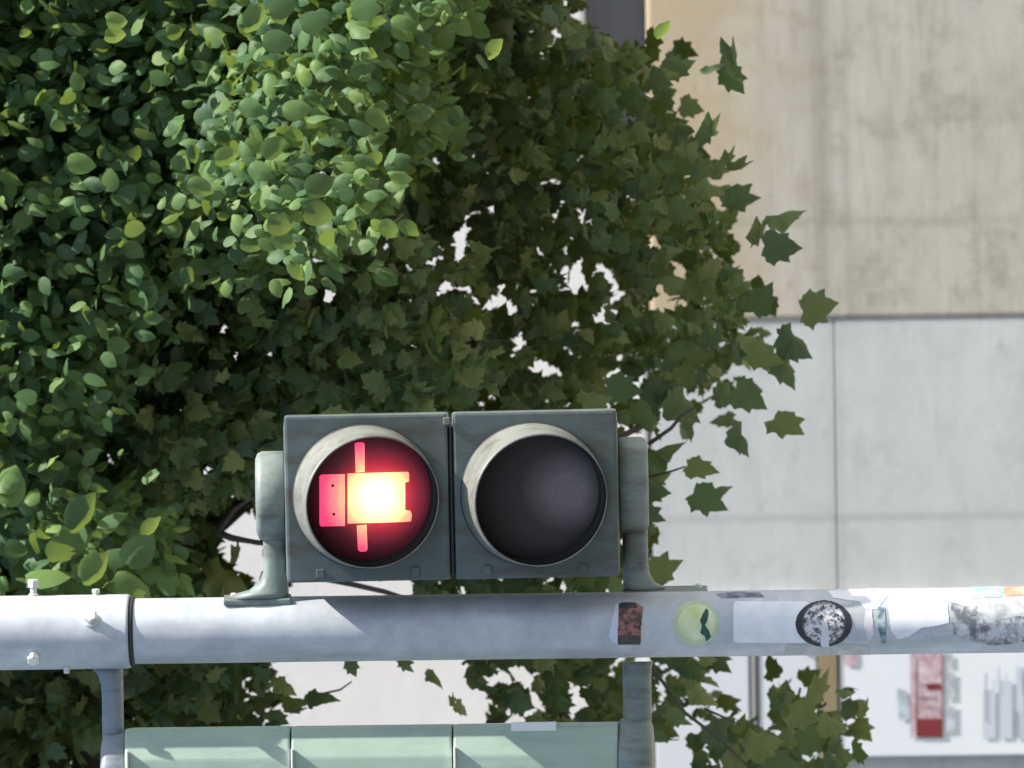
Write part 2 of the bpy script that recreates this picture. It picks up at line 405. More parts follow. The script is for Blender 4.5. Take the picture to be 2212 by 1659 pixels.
# stickers: thin skins bent round the shaft
def cyl_patch(name, outline, mat, label, off=.0006, R0=RP, nu=26, nv=22):
    us = [p[0] for p in outline]; vs = [p[1] for p in outline]
    u0, u1, v0, v1 = min(us), max(us), min(vs), max(vs)
    def inside(u, v):
        c = False; j = len(outline) - 1
        for i in range(len(outline)):
            a, b = outline[i], outline[j]
            if (a[1] > v) != (b[1] > v) and u < (b[0] - a[0]) * (v - a[1]) / (b[1] - a[1]) + a[0]: c = not c
            j = i
        return c
    mb = MB(); idx = {}
    nu = max(8, int((u1 - u0) / 1.6)); nv = max(8, int((v1 - v0) / 1.6))
    rr = R0 + off
    def vert(i, j):
        if (i, j) not in idx:
            u = u0 + (u1 - u0) * i / nu; v = v0 + (v1 - v0) * j / nv
            p = at(u, v, -R0 * .7); x = max(-R0 * .999, min(R0 * .999, p.x - PX))
            idx[(i, j)] = len(mb.v); a = math.asin(x / R0)
            mb.v.append((math.sin(a) * rr, -math.cos(a) * rr, p.z - PAVE))
        return idx[(i, j)]
    for i in range(nu):
        for j in range(nv):
            if inside(u0 + (u1 - u0) * (i + .5) / nu, v0 + (v1 - v0) * (j + .5) / nv):
                mb.f.append((vert(i, j), vert(i + 1, j), vert(i + 1, j + 1), vert(i, j + 1))); mb.sm.append(True)
    o = mb.build(name, mat, pole); o['label'] = label
    return o
def rrect(u0, u1, v0, v1, r):
    pts = []
    for cx, cy, a0 in ((u1 - r, v0 + r, -90), (u1 - r, v1 - r, 0), (u0 + r, v1 - r, 90), (u0 + r, v0 + r, 180)):
        for k in range(5):
            a = R(a0 + 22.5 * k); pts.append((cx + r * math.cos(a), cy + r * math.sin(a)))
    return pts
def circ(cu, cv, ru, rv=None, n=28):
    rv = rv or ru; return [(cu + ru * math.cos(2 * math.pi * k / n), cv + rv * math.sin(2 * math.pi * k / n)) for k in range(n)]
def noisy(name, a, b, sc, rough=.4, lo=.4, hi=.6):
    k = N(name); n = k.noise(k.coord(), sc, 4, .6); return k.principled(k.mix(k.ramp(n, [(lo, 0.), (hi, 1.)]), a, b), rough)
M_paper = noisy('sticker_white', (.88, .90, .93), (.80, .83, .88), 30, .22)
cyl_patch('sticker', [(1330, 1305), (1341, 1301), (1337, 1390), (1326, 1388), (1316, 1374)], noisy('sticker_lilac', (.72, .72, .86), (.64, .66, .82), 30), 'white torn edge of the portrait sticker', .0006)
cyl_patch('sticker', [(1337, 1303), (1372, 1302), (1390, 1312), (1386, 1350), (1384, 1392), (1335, 1392)], noisy('portrait_brown', (.055, .03, .035), (.34, .13, .11), 75, .3, .45, .6), 'small dark reddish picture sticker', .0009)
cyl_patch('sticker', [(1337, 1303), (1372, 1302), (1378, 1314), (1337, 1316)], noisy('portrait_dark', (.03, .03, .05), (.06, .05, .07), 60), 'dark upper band of the picture sticker', .0012)
cyl_patch('sticker', [(1336, 1372), (1384, 1373), (1383, 1391), (1335, 1391)], noisy('portrait_dark_low', (.045, .035, .035), (.09, .07, .06), 60), 'dark lower band of the picture sticker', .0012)
cyl_patch('sticker', circ(1504, 1345, 50, 48), noisy('sticker_pale_green', (.50, .60, .38), (.58, .68, .42), 30), 'round pale green sticker with a dark green mark', .0006)
cyl_patch('sticker', circ(1506, 1344, 40, 39), noisy('sticker_lemon', (.60, .70, .30), (.80, .84, .60), 16), 'lemon yellow centre of the round sticker', .0009)
cyl_patch('sticker', [(1526, 1313), (1531, 1318), (1530, 1338), (1524, 1350), (1533, 1362), (1536, 1376), (1526, 1386), (1523, 1374), (1513, 1366), (1517, 1352), (1513, 1340), (1518, 1328)],
          noisy('sticker_dark_green', (.01, .06, .05), (.02, .11, .08), 40), 'dark green mark', .0012)
cyl_patch('sticker', rrect(1585, 1748, 1299, 1388, 8), M_paper, 'blank white rectangular sticker with rounded corners', .0006)
def black_silver():
    k = N('sticker_black_silver'); c = k.coord((1, 1, 1)); n = k.noise(c, 95, 5, .75)
    sp = k.n('ShaderNodeSeparateXYZ'); k.l(c, sp.inputs[0])
    ctr = at(1780, 1346, -.05)
    dz = k.math('SUBTRACT', sp.outputs[2], ctr.z - PAVE); dx = k.math('SUBTRACT', sp.outputs[0], ctr.x - PX)
    rad = k.math('SQRT', k.math('ADD', k.math('MULTIPLY', dz, dz), k.math('MULTIPLY', dx, dx)))
    ins = k.ramp(k.math('MULTIPLY', rad, 20), [(.72, 1.), (.80, 0.)])
    g = k.ramp(n, [(.42, 0.), (.56, 1.)])
    return k.principled(k.mix(k.math('MULTIPLY', g, ins), (.025, .028, .04), (.72, .70, .74)), .3)
cyl_patch('sticker', circ(1780, 1347, 61, 50), black_silver(), 'round black sticker with a silver engraved drawing', .0009)
cyl_patch('sticker', [(1773, 1396), (1777, 1345), (1783, 1335), (1790, 1352), (1791, 1397)], noisy('sticker_silver', (.66, .67, .73), (.76, .76, .80), 60), 'silver wedge at the foot of the round sticker', .0012)
cyl_patch('sticker', [(1786, 1276), (1902, 1273), (1916, 1288), (1905, 1302), (1894, 1316), (1872, 1316), (1856, 1300), (1800, 1292)], M_paper, 'shiny white sticker torn at its lower edge', .0008)
cyl_patch('sticker', [(1918, 1300), (1960, 1290), (2042, 1284), (2048, 1300), (2050, 1345), (2020, 1352), (1990, 1356), (1965, 1374), (1940, 1380), (1925, 1362)], M_paper, 'large white sticker with a torn lower corner', .0008)
cyl_patch('sticker', [(1870, 1318), (1884, 1316), (1888, 1370), (1876, 1388), (1866, 1350)], noisy('sticker_strip', (.62, .66, .70), (.80, .74, .72), 50), 'torn paper strip', .0007)
cyl_patch('sticker', [(1898, 1310), (1912, 1314), (1914, 1388), (1906, 1392), (1897, 1356)], noisy('sticker_teal_strip', (.10, .18, .21), (.55, .60, .62), 60), 'dark teal torn strip', .0009)
cyl_patch('sticker', [(1700, 1392), (1800, 1388), (1880, 1396), (1880, 1416), (1690, 1416)], noisy('residue', (.46, .47, .46), (.60, .60, .58), 30, .6), 'grey glue residue under the round sticker', .0005)
cyl_patch('sticker', [(2094, 1268), (2160, 1267), (2168, 1278), (2162, 1290), (2100, 1292)], noisy('sticker_cyan', (.30, .78, .88), (.5, .86, .93), 30, .25), 'bright cyan sticker on the edge of the pole', .0008)
cyl_patch('sticker', [(2166, 1266), (2260, 1262), (2260, 1284), (2172, 1288)], noisy('sticker_orange', (.80, .30, .18), (.9, .5, .4), 30, .25), 'orange sticker on the edge of the pole', .0008)
cyl_patch('sticker', [(2052, 1300), (2100, 1312), (2150, 1300), (2212, 1310), (2300, 1300), (2300, 1400), (2230, 1385), (2140, 1396), (2060, 1370)],
          noisy('grime', (.17, .18, .20), (.62, .64, .66), 44, .5, .42, .60), 'dark grimy scraped patch of paper and glue', .0004)
cyl_patch('sticker', [(2120, 1290), (2160, 1294), (2215, 1290), (2260, 1296), (2250, 1340), (2200, 1330), (2150, 1340), (2110, 1320)],
          noisy('scraped', (.62, .64, .64), (.40, .42, .44), 40, .7), 'pale scraped paper remains', .0007)
cyl_patch('sticker', [(1545, 1284), (1590, 1279), (1640, 1281), (1652, 1290), (1560, 1292)], noisy('sticker_navy', (.10, .12, .18), (.26, .28, .33), 40), 'dark worn sticker at the edge above the white one', .0007)

# ------------------------------------------------------------------ traffic signals

HC = at(976, 1066, -.07)
HEAD_ROT = Euler((R(3.0), 0, R(-7)), 'XYZ')
# x: world right, z: up, -y: front. Tilt so that the front leans slightly down
HEAD_ROT = (RZ(R(-7)) @ RX(R(3.0))).to_euler()
hx = lambda v: (1066 - v) * S0
hz = lambda u: (976 - u) * S0
sig = tag(empty('traffic_signal', HC, HEAD_ROT), 'grey green traffic signal facing the viewer with a lit red symbol beside a dark lens', 'traffic signal')

def hood_mesh(r0, r1, top, bot, drop, n=64, m=6):
    """open visor: round at the housing, narrowing and sloping to its mouth; longer at the top than below"""
    outer, inner = [], []
    mb = MB(); th = .0022
    for lay, dr in ((0, 0.), (1, -th)):
        vs = []
        for j in range(m + 1):
            for k in range(n):
                a = 2 * math.pi * k / n                      # a = 90 deg is the top
                s_ = .5 + .5 * math.sin(a); s_ = s_ ** .8
                L = bot + (top - bot) * s_
                t = j / m; r = (r0 + (r1 - r0) * t) + dr
                vs.append(Vector((r * math.cos(a), -L * t, r * math.sin(a) - drop * t)))
        fs = []
        for j in range(m):
            for k in range(n):
                k2 = (k + 1) % n; fs.append((j * n + k, j * n + k2, (j + 1) * n + k2, (j + 1) * n + k))
        mb.add(vs, fs, True)
    o = len(mb.v) - (m + 1) * n
    fs = []
    for k in range(n):
        k2 = (k + 1) % n; fs.append((m * n + k, m * n + k2, o + m * n + k2, o + m * n + k))
    mb.f += fs; mb.sm += [False] * n
    return mb

M_lensd = lens_dark()
LC = [(hx(1057.), hz(790.)), (hx(1060.), hz(1151.))]
sec_u = [(617, 972), (979, 1335)]
lamp_hot = None
for i, (ua, ub) in enumerate(sec_u):
    z1, z0 = hz(ua), hz(ub); x0, x1 = hx(1242), hx(881)
    mb = MB().box(x0 + .004, x1 - .018, -.055, .10, z0, z1, .006)
    mb.box(x0, x1, -.074, -.055, z0 + .002, z1 - .002, .005)      # the door
    # raised lip along the door's world-right and lower edges
    lx, lz = LC[i]
    sec = mb.build('signal_section', M_face, sig)
    sec['label'] = ('section with the lit red symbol', 'section with the unlit lens')[i]
    # base ring, hood, lens
    q = T(lx, -.074, lz) @ RX(R(90))
    MB().lathe([(.1335, 0), (.1335, .005), (.130, .007), (.126, .007)], 72, M=q, capped=False).build('lens_ring', M_seal, sec)
    hd = hood_mesh(.1325, .1215, .130, .030, .014)
    hd.v = [(x + lx, y - .074, z + lz) for x, y, z in hd.v]
    hood = hd.build('hood', M_hood, sec)
    hood.data.materials.append(M_inner)
    nq = 64 * 6
    for pi, po_ in enumerate(hood.data.polygons):
        po_.material_index = 1 if nq <= pi < 2 * nq else 0
    # lens disc, slightly domed
    prof = [(0.0005, .024)] + [(.1225 * math.sin(t), .010 + .014 * math.cos(t)) for t in (.3, .6, .9, 1.2, 1.5)]
    MB().lathe([(.1328, .004), (.121, .004), (.119, .001)], 72, M=q, capped=False).build('bezel', M_inner, sec)
    q = T(lx + .005, -.074, lz + .002) @ RX(R(90))
    if i == 1:
        MB().lathe([(r, h - .006) for r, h in prof], 64, M=q, capped=False).build('lens', M_lensd, sec)
    else:
        hot = (lx + .002, -.074, hz(818))
        M_lensr = glow('red_lens', hot, [(.0, (.8, .03, .06)), (.45, (.75, .015, .05)), (.68, (.35, .01, .04)), (1., (.10, .008, .03))],
                       [(.0, .2), (.32, .13), (.44, .055), (.58, .015), (.8, .003)])
        MB().lathe([(r, h - .006) for r, h in prof], 64, M=q, capped=False).build('lens', M_lensr, sec)
        M_sym = glow('lit_symbol', hot, [(.0, (1, .98, .82)), (.17, (1, .93, .50)), (.34, (1, .80, .30)), (.43, (1, .46, .24)), (.53, (1, .24, .24)), (.66, (1, .06, .19)), (1., (1, .02, .14))],
                     [(.0, .42), (.16, .34), (.32, .25), (.42, .18), (.55, .16), (.8, .15)])
        C4 = lambda a, b: (hx(b * .553) + .0085, hz((a - .02 * (b - 1931)) * .553 - 2))
        def poly(pts): return [C4(*p) for p in pts]
        sy = MB()
        y_s = -.0945
        def plate(pts): sy.prism(poly(pts), 'y', y_s - .004, y_s, 0)
        # front end block with rounded corners and two dark dots left open by separate studs
        plate([(1262, 1835), (1354, 1835), (1354, 2037), (1262, 2037), (1255, 2028), (1255, 1844)])
        plate([(1364, 1833), (1600, 1831), (1603, 1838), (1603, 1868), (1588, 1872), (1588, 1980), (1608, 1983), (1614, 2000), (1611, 2023), (1590, 2026), (1364, 2028)])
        plate([(1392, 1718), (1400, 1712), (1425, 1712), (1431, 1720), (1431, 1827), (1396, 1829)])
        plate([(1400, 2037), (1438, 2035), (1442, 2130), (1434, 2139), (1412, 2139), (1404, 2130)])
        sy.build('lit_symbol', M_sym, sec)['label'] = 'glowing white and red vehicle symbol with side bars'
        for p in ((1307, 1878), (1311, 1990)):
            X, Z = C4(*p); MB().lathe([(.0026, 0), (.0026, .0012)], 12, M=T(X, y_s - .004, Z) @ RX(R(90))).build('symbol_dot', M_dot, sec)
# seam strip and door edge trims (parts of the head)
tr = MB()
tr.box(hx(1236), hx(912), -.068, .09, hz(979) + .0005, hz(972) - .0005, .001)
tr.build('seam_gasket', M_seal, sig)
for uu in (690, 895, 1050, 1255): MB().box(hx(1232), hx(1212), -.079, -.0745, hz(uu + 9), hz(uu - 9), .002).build('hinge', M_face, sig)
MB().box(hx(905), hx(889), -.080, -.0745, hz(975), hz(961), .002).build('latch', M_hood, sig)


def cap_and_arm(parent, zc0, zc1, xa, xb, z_arm0, z_arm1, x_foot, foot_z, ycen, side, mat):
    """drum between zc0..zc1 and xa..xb wide, arm from drum to x_foot, flared foot reaching foot_z"""
    mb = MB()
    r = abs(xb - xa) / 2; cx = (xa + xb) / 2
    lo, hi = min(zc0, zc1), max(zc0, zc1)
    prof = [(r - .004, lo), (r, lo + .004), (r, hi - .012), (r - .004, hi - .004), (r - .014, hi)] if side > 0 else \
           [(r - .014, lo), (r - .004, lo + .004), (r, lo + .012), (r, hi - .004), (r - .004, hi)]
    mb.lathe(prof, 48, M=T(cx, ycen, 0))
    # arm: rounded bar along x, with a bell-shaped foot
    dirx = 1 if x_foot > cx else -1
    xs = [cx + dirx * r * .55, cx + dirx * (r + .003), cx + dirx * (r + .02), x_foot - dirx * .05, x_foot - dirx * .028, x_foot - dirx * .012, x_foot - dirx * .002]
    zt0, zt1 = min(z_arm0, z_arm1), max(z_arm0, z_arm1)
    grow = [0, 0, 0, 0, .12, .42, 1.0] if side > 0 else [0, 0, 0, 0, .03, .12, .3]
    rings = []
    for xx, g in zip(xs, grow):
        a, b = zt0, zt1
        if side > 0: b = b + (foot_z - b) * g
        else: a = a + (foot_z - a) * g
        c = (a + b) / 2; h = (b - a) / 2; wy = .026 + .012 * g
        ring = []
        for k in range(24):
            t = 2 * math.pi * k / 24; ct, st_ = math.cos(t), math.sin(t)
            e = .7
            ring.append(Vector((xx, ycen + wy * math.copysign(abs(ct) ** e, ct), c + h * math.copysign(abs(st_) ** e, st_))))
        rings.append(ring)
    vs = [p for r_ in rings for p in r_]; fs = []
    for i in range(len(rings) - 1):
        for k in range(24):
            j = (k + 1) % 24; fs.append((i * 24 + k, i * 24 + j, (i + 1) * 24 + j, (i + 1) * 24 + k))
    fs.append(tuple(range(24))); fs.append(tuple((len(rings) - 1) * 24 + k for k in range(24)))
    mb.add(vs, fs, True)
    return mb.build('bracket', mat, parent)
xf = hx(1292)
b1 = cap_and_arm(sig, hz(617), hz(553), hx(1168), hx(975), hz(619), hz(566), xf, hz(484), .055, +1, M_cast)
b2 = cap_and_arm(sig, hz(1400), hz(1336), hx(1168), hx(960), hz(1397), hz(1342), xf, hz(1520), .055, -1, M_cast)
for ua, ub, tk in ((624, 478, .010), (1524, 1340, .008)): MB().box(xf - tk, xf + .001, .020, .090, hz(ua), hz(ub), .003).build('foot_plate', M_cast, sig)
for uu in (500, 1505): MB().lathe([(.006, 0), (.006, .006), (.004, .008)], 6, M=T(xf + .001, .055, hz(uu)) @ RY(R(90)), smooth=False).build('screw', M_bolt, sig)
# strap holding the brackets round the pole
# ---- second signal, seen from its side (world left of the pole)
XH = at(1106, 1566, 0).x
s2c = Vector((XH, .0, at(800, 1600, 0).z))
sg2 = tag(empty('traffic_signal', s2c), 'pale green traffic signal seen from its side at the photo\'s bottom edge, three sections long', 'traffic signal')
gz = lambda u: at(u, 1600, 0).z - s2c.z
gx = lambda v: at(800, v, 0).x - s2c.x
prof = [(.0, .14), (.002, .006), (-.006, -.004), (-.055, -.020), (-.30, -.022), (-.30, .14)]
for n_, (ua, ub) in enumerate(((270, 627), (629.5, 977), (979.5, 1335))):
    MB().prism(prof, 'z', gz(ub), gz(ua), .0045).build('signal_section', M_lime, sg2)
MB().prism([(-.008, .13), (-.008, .01), (-.055, -.010), (-.29, -.012), (-.29, .13)], 'z', gz(1334), gz(271), 0).build('seam_gasket', M_seal, sg2)
for uu in (274, 630, 981): MB().box(-.16, -.038, -.030, -.016, gz(uu + 5), gz(uu), .0015).build('latch', M_white, sg2)  # white colour stands in for the light these latches catch
lb = MB().box(-.0115, .0045, -.0065, .02, gz(1202), gz(1105), .001); lb.build('label_plate', M_white, sg2)
# hoods of this signal stick out to the world left, below the picture
for uu in (450, 803, 1157):
    hd = hood_mesh(.125, .115, .15, .07, .004, 40, 4)
    Mx = T(-.30, .06, gz(uu)) @ RZ(R(-90))
    hd.v = [tuple(Mx @ Vector(p)) for p in hd.v]; hd.build('hood', M_lime, sg2)
    MB().lathe([(.0005, .008), (.08, .005), (.122, 0)], 40, M=T(-.302, .06, gz(uu)) @ RY(R(-90)), capped=False).build('lens', M_lensd, sg2)
M_arm2 = painted('blue_grey_arm', (.26, .30, .35), (.33, .37, .42), (.13, .13, .13), .5)
cap_and_arm(sg2, gz(270), gz(216), gx(1575), gx(1575) - .16, gz(262), gz(216), gx(1436), gz(196), .06, +1, M_arm2)
cap_and_arm(sg2, gz(1408), gz(1336), gx(1560), gx(1560) - .17, gz(1406), gz(1344), gx(1436), gz(1420), .06, -1, M_cast)

# ------------------------------------------------------------------ trees
def leaf_mat(name, dark, mid, light, trans=.35, rough=.42):
    k = N(name); geo = k.n('ShaderNodeNewGeometry'); c = k.coord()
    n = k.noise(c, 2.2, 4); n2 = k.noise(c, 45, 3)
    r = k.math('ADD', k.math('MULTIPLY', geo.outputs['Random Per Island'], .65), k.math('MULTIPLY', n, .42))
    col = k.ramp(r, [(.12, dark), (.5, mid), (.9, light)])
    col = k.mix(k.math('MULTIPLY', n2, .25), col, (.10, .09, .03))
    p = k.n('ShaderNodeBsdfPrincipled'); k.l(col, p.inputs['Base Color']); p.inputs['Roughness'].default_value = rough
    p.inputs['Specular IOR Level'].default_value = .32
    tr = k.n('ShaderNodeBsdfTranslucent'); k.l(k.mix(.55, col, (.34, .42, .03)), tr.inputs[0])
    mx = k.n('ShaderNodeMixShader'); mx.inputs[0].default_value = trans
    k.l(p.outputs[0], mx.inputs[1]); k.l(tr.outputs[0], mx.inputs[2]); k.l(mx.outputs[0], k.out.inputs[0]); return k.m
def bark_mat():
    k = N('bark'); c = k.coord((1, 1, .3)); n = k.noise(c, 30, 6, .7)
    return k.principled(k.mix(n, (.03, .027, .022), (.10, .088, .07)), .9, 0, n, .6, .006)
M_bark = bark_mat()
half_maple = [(.0, .0), (.14, -.06), (.32, -.10), (.34, .0), (.46, .03), (.50, .13), (.62, .25), (.49, .31), (.42, .41), (.46, .52), (.47, .68), (.35, .65), (.27, .66), (.21, .78), (.11, .88), (.0, 1.04)]
half_oval = [(.0, .0), (.16, -.02), (.33, .10), (.42, .32), (.40, .56), (.28, .80), (.12, .96), (.0, 1.06)]
def template(half, ctr, fold, droop):
    pts = half + [(-x, y) for x, y in reversed(half[1:-1])]
    def z(x, y): return -fold * abs(x) - droop * y * y + .10 * math.sin(9 * x + 5 * y) * abs(x)
    V = [(x, y, z(x, y)) for x, y in pts] + [(0, ctr, z(0, ctr) + .02), (0, ctr * .45, z(0, ctr * .45) + .015), (0, (ctr + 1) * .5, z(0, (ctr + 1) * .5) + .015)]
    n = len(pts); F = []
    cidx = n; lowc = n + 1; hic = n + 2
    for i in range(n):
        j = (i + 1) % n; ym = (pts[i][1] + pts[j][1]) / 2
        c = lowc if ym < .15 else hic if ym > .7 else cidx
        F.append((i, j, c))
    # join fans where the centre changes
    for i in range(n):
        j = (i + 1) % n; k_ = (i + 2) % n
        ya = (pts[i][1] + pts[j][1]) / 2; yb = (pts[j][1] + pts[k_][1]) / 2
        ca = lowc if ya < .15 else hic if ya > .7 else cidx
        cb = lowc if yb < .15 else hic if yb > .7 else cidx
        if ca != cb: F.append((j, cb, ca))
    return np.array(V, float), np.array(F, int)
TM = template(half_maple, .36, .16, .22); TO = template(half_oval, .5, .22, .25)

def leaf_object(name, tmpls, which, pos, d, nrm, size, mat, parent):
    """all leaves of one crown as one mesh"""
    Vs, Fs = [], []; off = 0
    for ti, (V, F) in enumerate(tmpls):
        sel = np.where(which == ti)[0]
        if len(sel) == 0: continue
        D = d[sel]; Nn = nrm[sel]; D /= np.linalg.norm(D, axis=1, keepdims=True)
        X = np.cross(D, Nn); X /= np.linalg.norm(X, axis=1, keepdims=True); Z = np.cross(X, D)
        curl = rng.uniform(.3, 3.4, len(sel))[:, None]
        P = pos[sel][:, None, :] + size[sel][:, None, None] * (V[None, :, 0, None] * X[:, None, :] + V[None, :, 1, None] * D[:, None, :] + (V[None, :, 2] * curl)[:, :, None] * Z[:, None, :])
        Vs.append(P.reshape(-1, 3))
        Fs.append((F[None] + (np.arange(len(sel)) * len(V))[:, None, None]).reshape(-1, 3) + off); off += len(sel) * len(V)
    V = np.concatenate(Vs); F = np.concatenate(Fs)
    me = bpy.data.meshes.new(name); me.vertices.add(len(V)); me.vertices.foreach_set('co', V.ravel())
    me.loops.add(F.size); me.loops.foreach_set('vertex_index', F.ravel().astype(np.int32))
    me.polygons.add(len(F)); me.polygons.foreach_set('loop_start', np.arange(0, F.size, 3, dtype=np.int32)); me.polygons.foreach_set('loop_total', np.full(len(F), 3, dtype=np.int32))
    me.polygons.foreach_set('use_smooth', np.ones(len(F), bool))
    me.update(); me.validate(); me.materials.append(mat)
    o = bpy.data.objects.new(name, me); COL.objects.link(o); o.parent = parent
    return o

def in_poly(P, poly):
    x, y = P[:, 0], P[:, 1]; c = np.zeros(len(P), bool); j = len(poly) - 1
    for i in range(len(poly)):
        xi, yi = poly[i]; xj, yj = poly[j]
        cond = ((yi > y) != (yj > y)) & (x < (xj - xi) * (y - yi) / ((yj - yi) + 1e-9) + xi)
        c ^= cond; j = i
    return c
def at_np(uv, Y):
    d = np.array(fwd)[None] * FOCAL + np.array(IR)[None] * ((uv[:, 0:1] / W_ - .5) * 36) + np.array(IU)[None] * ((.5 - uv[:, 1:2] / H_) * 27)
    t = (Y - CAMP.y) / d[:, 1]
    return np.array(CAMP)[None] + d * t[:, None]

def sample_region(polys, holes, n, ylo, yhi, box):
    out = []
    while sum(len(a) for a in out) < n:
        P = np.stack([rng.uniform(box[0], box[1], n), rng.uniform(box[2], box[3], n)], 1)
        ok = np.zeros(n, bool)
        for p in polys: ok |= in_poly(P, p)
        for h, prob in holes: ok &= ~(in_poly(P, h) & (rng.random(n) < prob))
        out.append(P[ok])
    P = np.concatenate(out)[:n]
    return P, rng.uniform(ylo, yhi, n)

def orient(n, down=.55, spread=.75, face=.5, sunb=.0):
    """leaves hang: stalk to tip mostly down and outwards; blades look up, to the light and outwards"""
    d = rng.normal(0, spread, (n, 3)); d[:, 2] -= down; d[:, 1] *= .8
    nr = rng.normal(0, .62, (n, 3)) + np.array([.25, -face, .55]) + sunb * np.array(sdir)
    return d, nr

GAPS = [(990, 515, 26), (985, 560, 18), (955, 625, 26), (833, 530, 15), (875, 567, 16), (782, 508, 10), (1085, 655, 24), (1035, 657, 14), (1118, 738, 20), (1175, 797, 28), (1215, 800, 14), (1290, 695, 14), (1420, 660, 22),
        (1345, 835, 36), (1310, 880, 22), (1222, 540, 13), (475, 700, 26), (510, 770, 24), (580, 770, 17), (240, 955, 26), (440, 1015, 24), (1043, 868, 16), (885, 745, 12), (1470, 582, 12), (1655, 775, 12), (1490, 660, 8), (600, 682, 8),
        (1053, 583, 9), (1290, 580, 8), (145, 282, 8), (97, 262, 6), (45, 295, 8), (180, 475, 8), (1195, 97, 8), (1170, 130, 12), (1570, 795, 12), (1470, 885, 28), (1530, 915, 22), (1380, 950, 26), (1370, 1245, 16), (1660, 1480, 20), (1075, 1475, 12),
        (1145, 1530, 20), (1240, 1510, 14), (825, 668, 12), (1015, 735, 12), (1230, 628, 8), (1213, 582, 8), (830, 97, 8), (990, 85, 7), (1640, 1540, 26), (1455, 1640, 28), (1500, 1570, 24), (1560, 1645, 18), (1665, 1630, 12)]
GAPS += [(rng.uniform(640, 1480), rng.uniform(300, 880), rng.uniform(5, 15)) for _ in range(85)] + [(rng.uniform(1000, 1400), rng.uniform(20, 300), rng.uniform(4, 12)) for _ in range(9)] \
      + [(rng.uniform(20, 560), rng.uniform(600, 1250), rng.uniform(5, 13)) for _ in range(26)] + [(rng.uniform(1060, 1330), rng.uniform(1440, 1560), rng.uniform(6, 14)) for _ in range(8)]
def project(P):
    d = P - np.array(CAMP)[None]; z = d @ np.array(fwd)
    return (d @ np.array(IR) / z * FOCAL / 36 + .5) * W_, (.5 - d @ np.array(IU) / z * FOCAL / 27) * H_
def build_tree(name, label, base, crown_uv, crown_Y, tmpl, sizes, mat, extra=None, limbs=(), cluster=5, orient_kw={}, trunk_h=5.0, clear=(), nlit=0, fill=()):
    root = tag(empty(name, base), label, 'tree')
    B = Vector(base)
    C = at_np(crown_uv, crown_Y)                     # cluster centres
    ex = []
    for ctr, rad, cnt in fill:                       # the rest of the crown, outside the picture
        q = rng.normal(size=(cnt, 3)); q /= np.linalg.norm(q, axis=1, keepdims=True); q *= rng.uniform(.45, 1.05, (cnt, 1)) ** .6
        q *= 1 + .18 * np.sin(q[:, :1] * 5 + 1) * np.cos(q[:, 2:] * 4)
        q = q * np.array(rad) + np.array(ctr); fu, fv = project(q)
        ex.append(q[(fu < -150) | (fu > W_ + 150) | (fv < -350) | (fv > H_ + 150)])
    if ex: C = np.concatenate(ex + [C])
    nC = len(C); n = nC * cluster
    pos = np.repeat(C, cluster, 0) + np.clip(rng.normal(0, .05, (n, 3)), -.08, .08)
    d, nr = orient(n, **orient_kw)
    if nlit: nr[-nlit * cluster:] = rng.normal(0, .38, (nlit * cluster, 3)) + np.array(sdir) * 1.1 + np.array([0, -.9, 0])
    size = rng.uniform(sizes[0], sizes[1], n)
    pu, pv = project(pos + d / np.linalg.norm(d, axis=1, keepdims=True) * size[:, None] * .4); keep = np.ones(n, bool)
    for gu, gv, gr in GAPS: keep &= np.hypot(pu - gu, pv - gv) > gr * .80 + size / S0 * .20
    for poly in clear: keep &= ~in_poly(np.stack([pu, pv], 1), poly)
    pos, d, nr, size = pos[keep], d[keep], nr[keep], size[keep]
    if extra:
        ep, ed, en, es = extra
        pos = np.concatenate([pos, ep]); d = np.concatenate([d, ed]); nr = np.concatenate([nr, en]); size = np.concatenate([size, es])
    leaf_object('crown', [tmpl], np.zeros(len(pos), int), pos - np.array(B), d, nr, size, mat, root)
    # trunk, limbs and twigs
    top = Vector((0, 0, trunk_h))
    mt = MB(); mt.tube([(0, 0, 0), (.03, .02, .8), (-.02, .03, 1.8), (.02, 0, trunk_h), (0.05, .05, trunk_h + 1.3)], [.17, .14, .125, .10, .02], 14)
    mt.build('trunk', M_bark, root)
    anchors = []
    for z0, *way in limbs:
        pts = [Vector((0, 0, z0))] + [Vector(at(*w)) - B for w in way]
        fine = []
        for i in range(len(pts) - 1):
            p0, p1, p2, p3 = pts[max(i - 1, 0)], pts[i], pts[i + 1], pts[min(i + 2, len(pts) - 1)]
            for t in (0, .25, .5, .75):
                fine.append(.5 * ((2 * p1) + (p2 - p0) * t + (2 * p0 - 5 * p1 + 4 * p2 - p3) * t * t + (3 * p1 - p0 - 3 * p2 + p3) * t ** 3))
        fine.append(pts[-1]); q = len(fine) - 1
        MB().tube(fine, [.034 * (1 - i / q) ** .8 + .004 for i in range(q + 1)], 8).build('branch', M_bark, root); anchors += fine[2:]
    A = np.array([list(p) for p in anchors]); tw = MB()
    pick = rng.choice(nC, min(nC, 520), replace=False)
    for i in pick:
        c = C[i] - np.array(B); dd = np.linalg.norm(A - c, axis=1); a = A[np.argmin(dd)]
        L = np.linalg.norm(c - a)
        if L > .28: continue
        c = c + np.array([0, .04, 0]); k = min(1.0, .3 / max(L, .01)); s0 = c + (a - c) * k
        mid = (s0 + c) / 2 + rng.normal(0, .02, 3) + np.array([0, 0, .03])
        tw.tube([s0, mid, c], [.0026, .002, .001], 4)
    tw.build('twigs', M_bark, root)['kind'] = 'stuff'
    return root, B

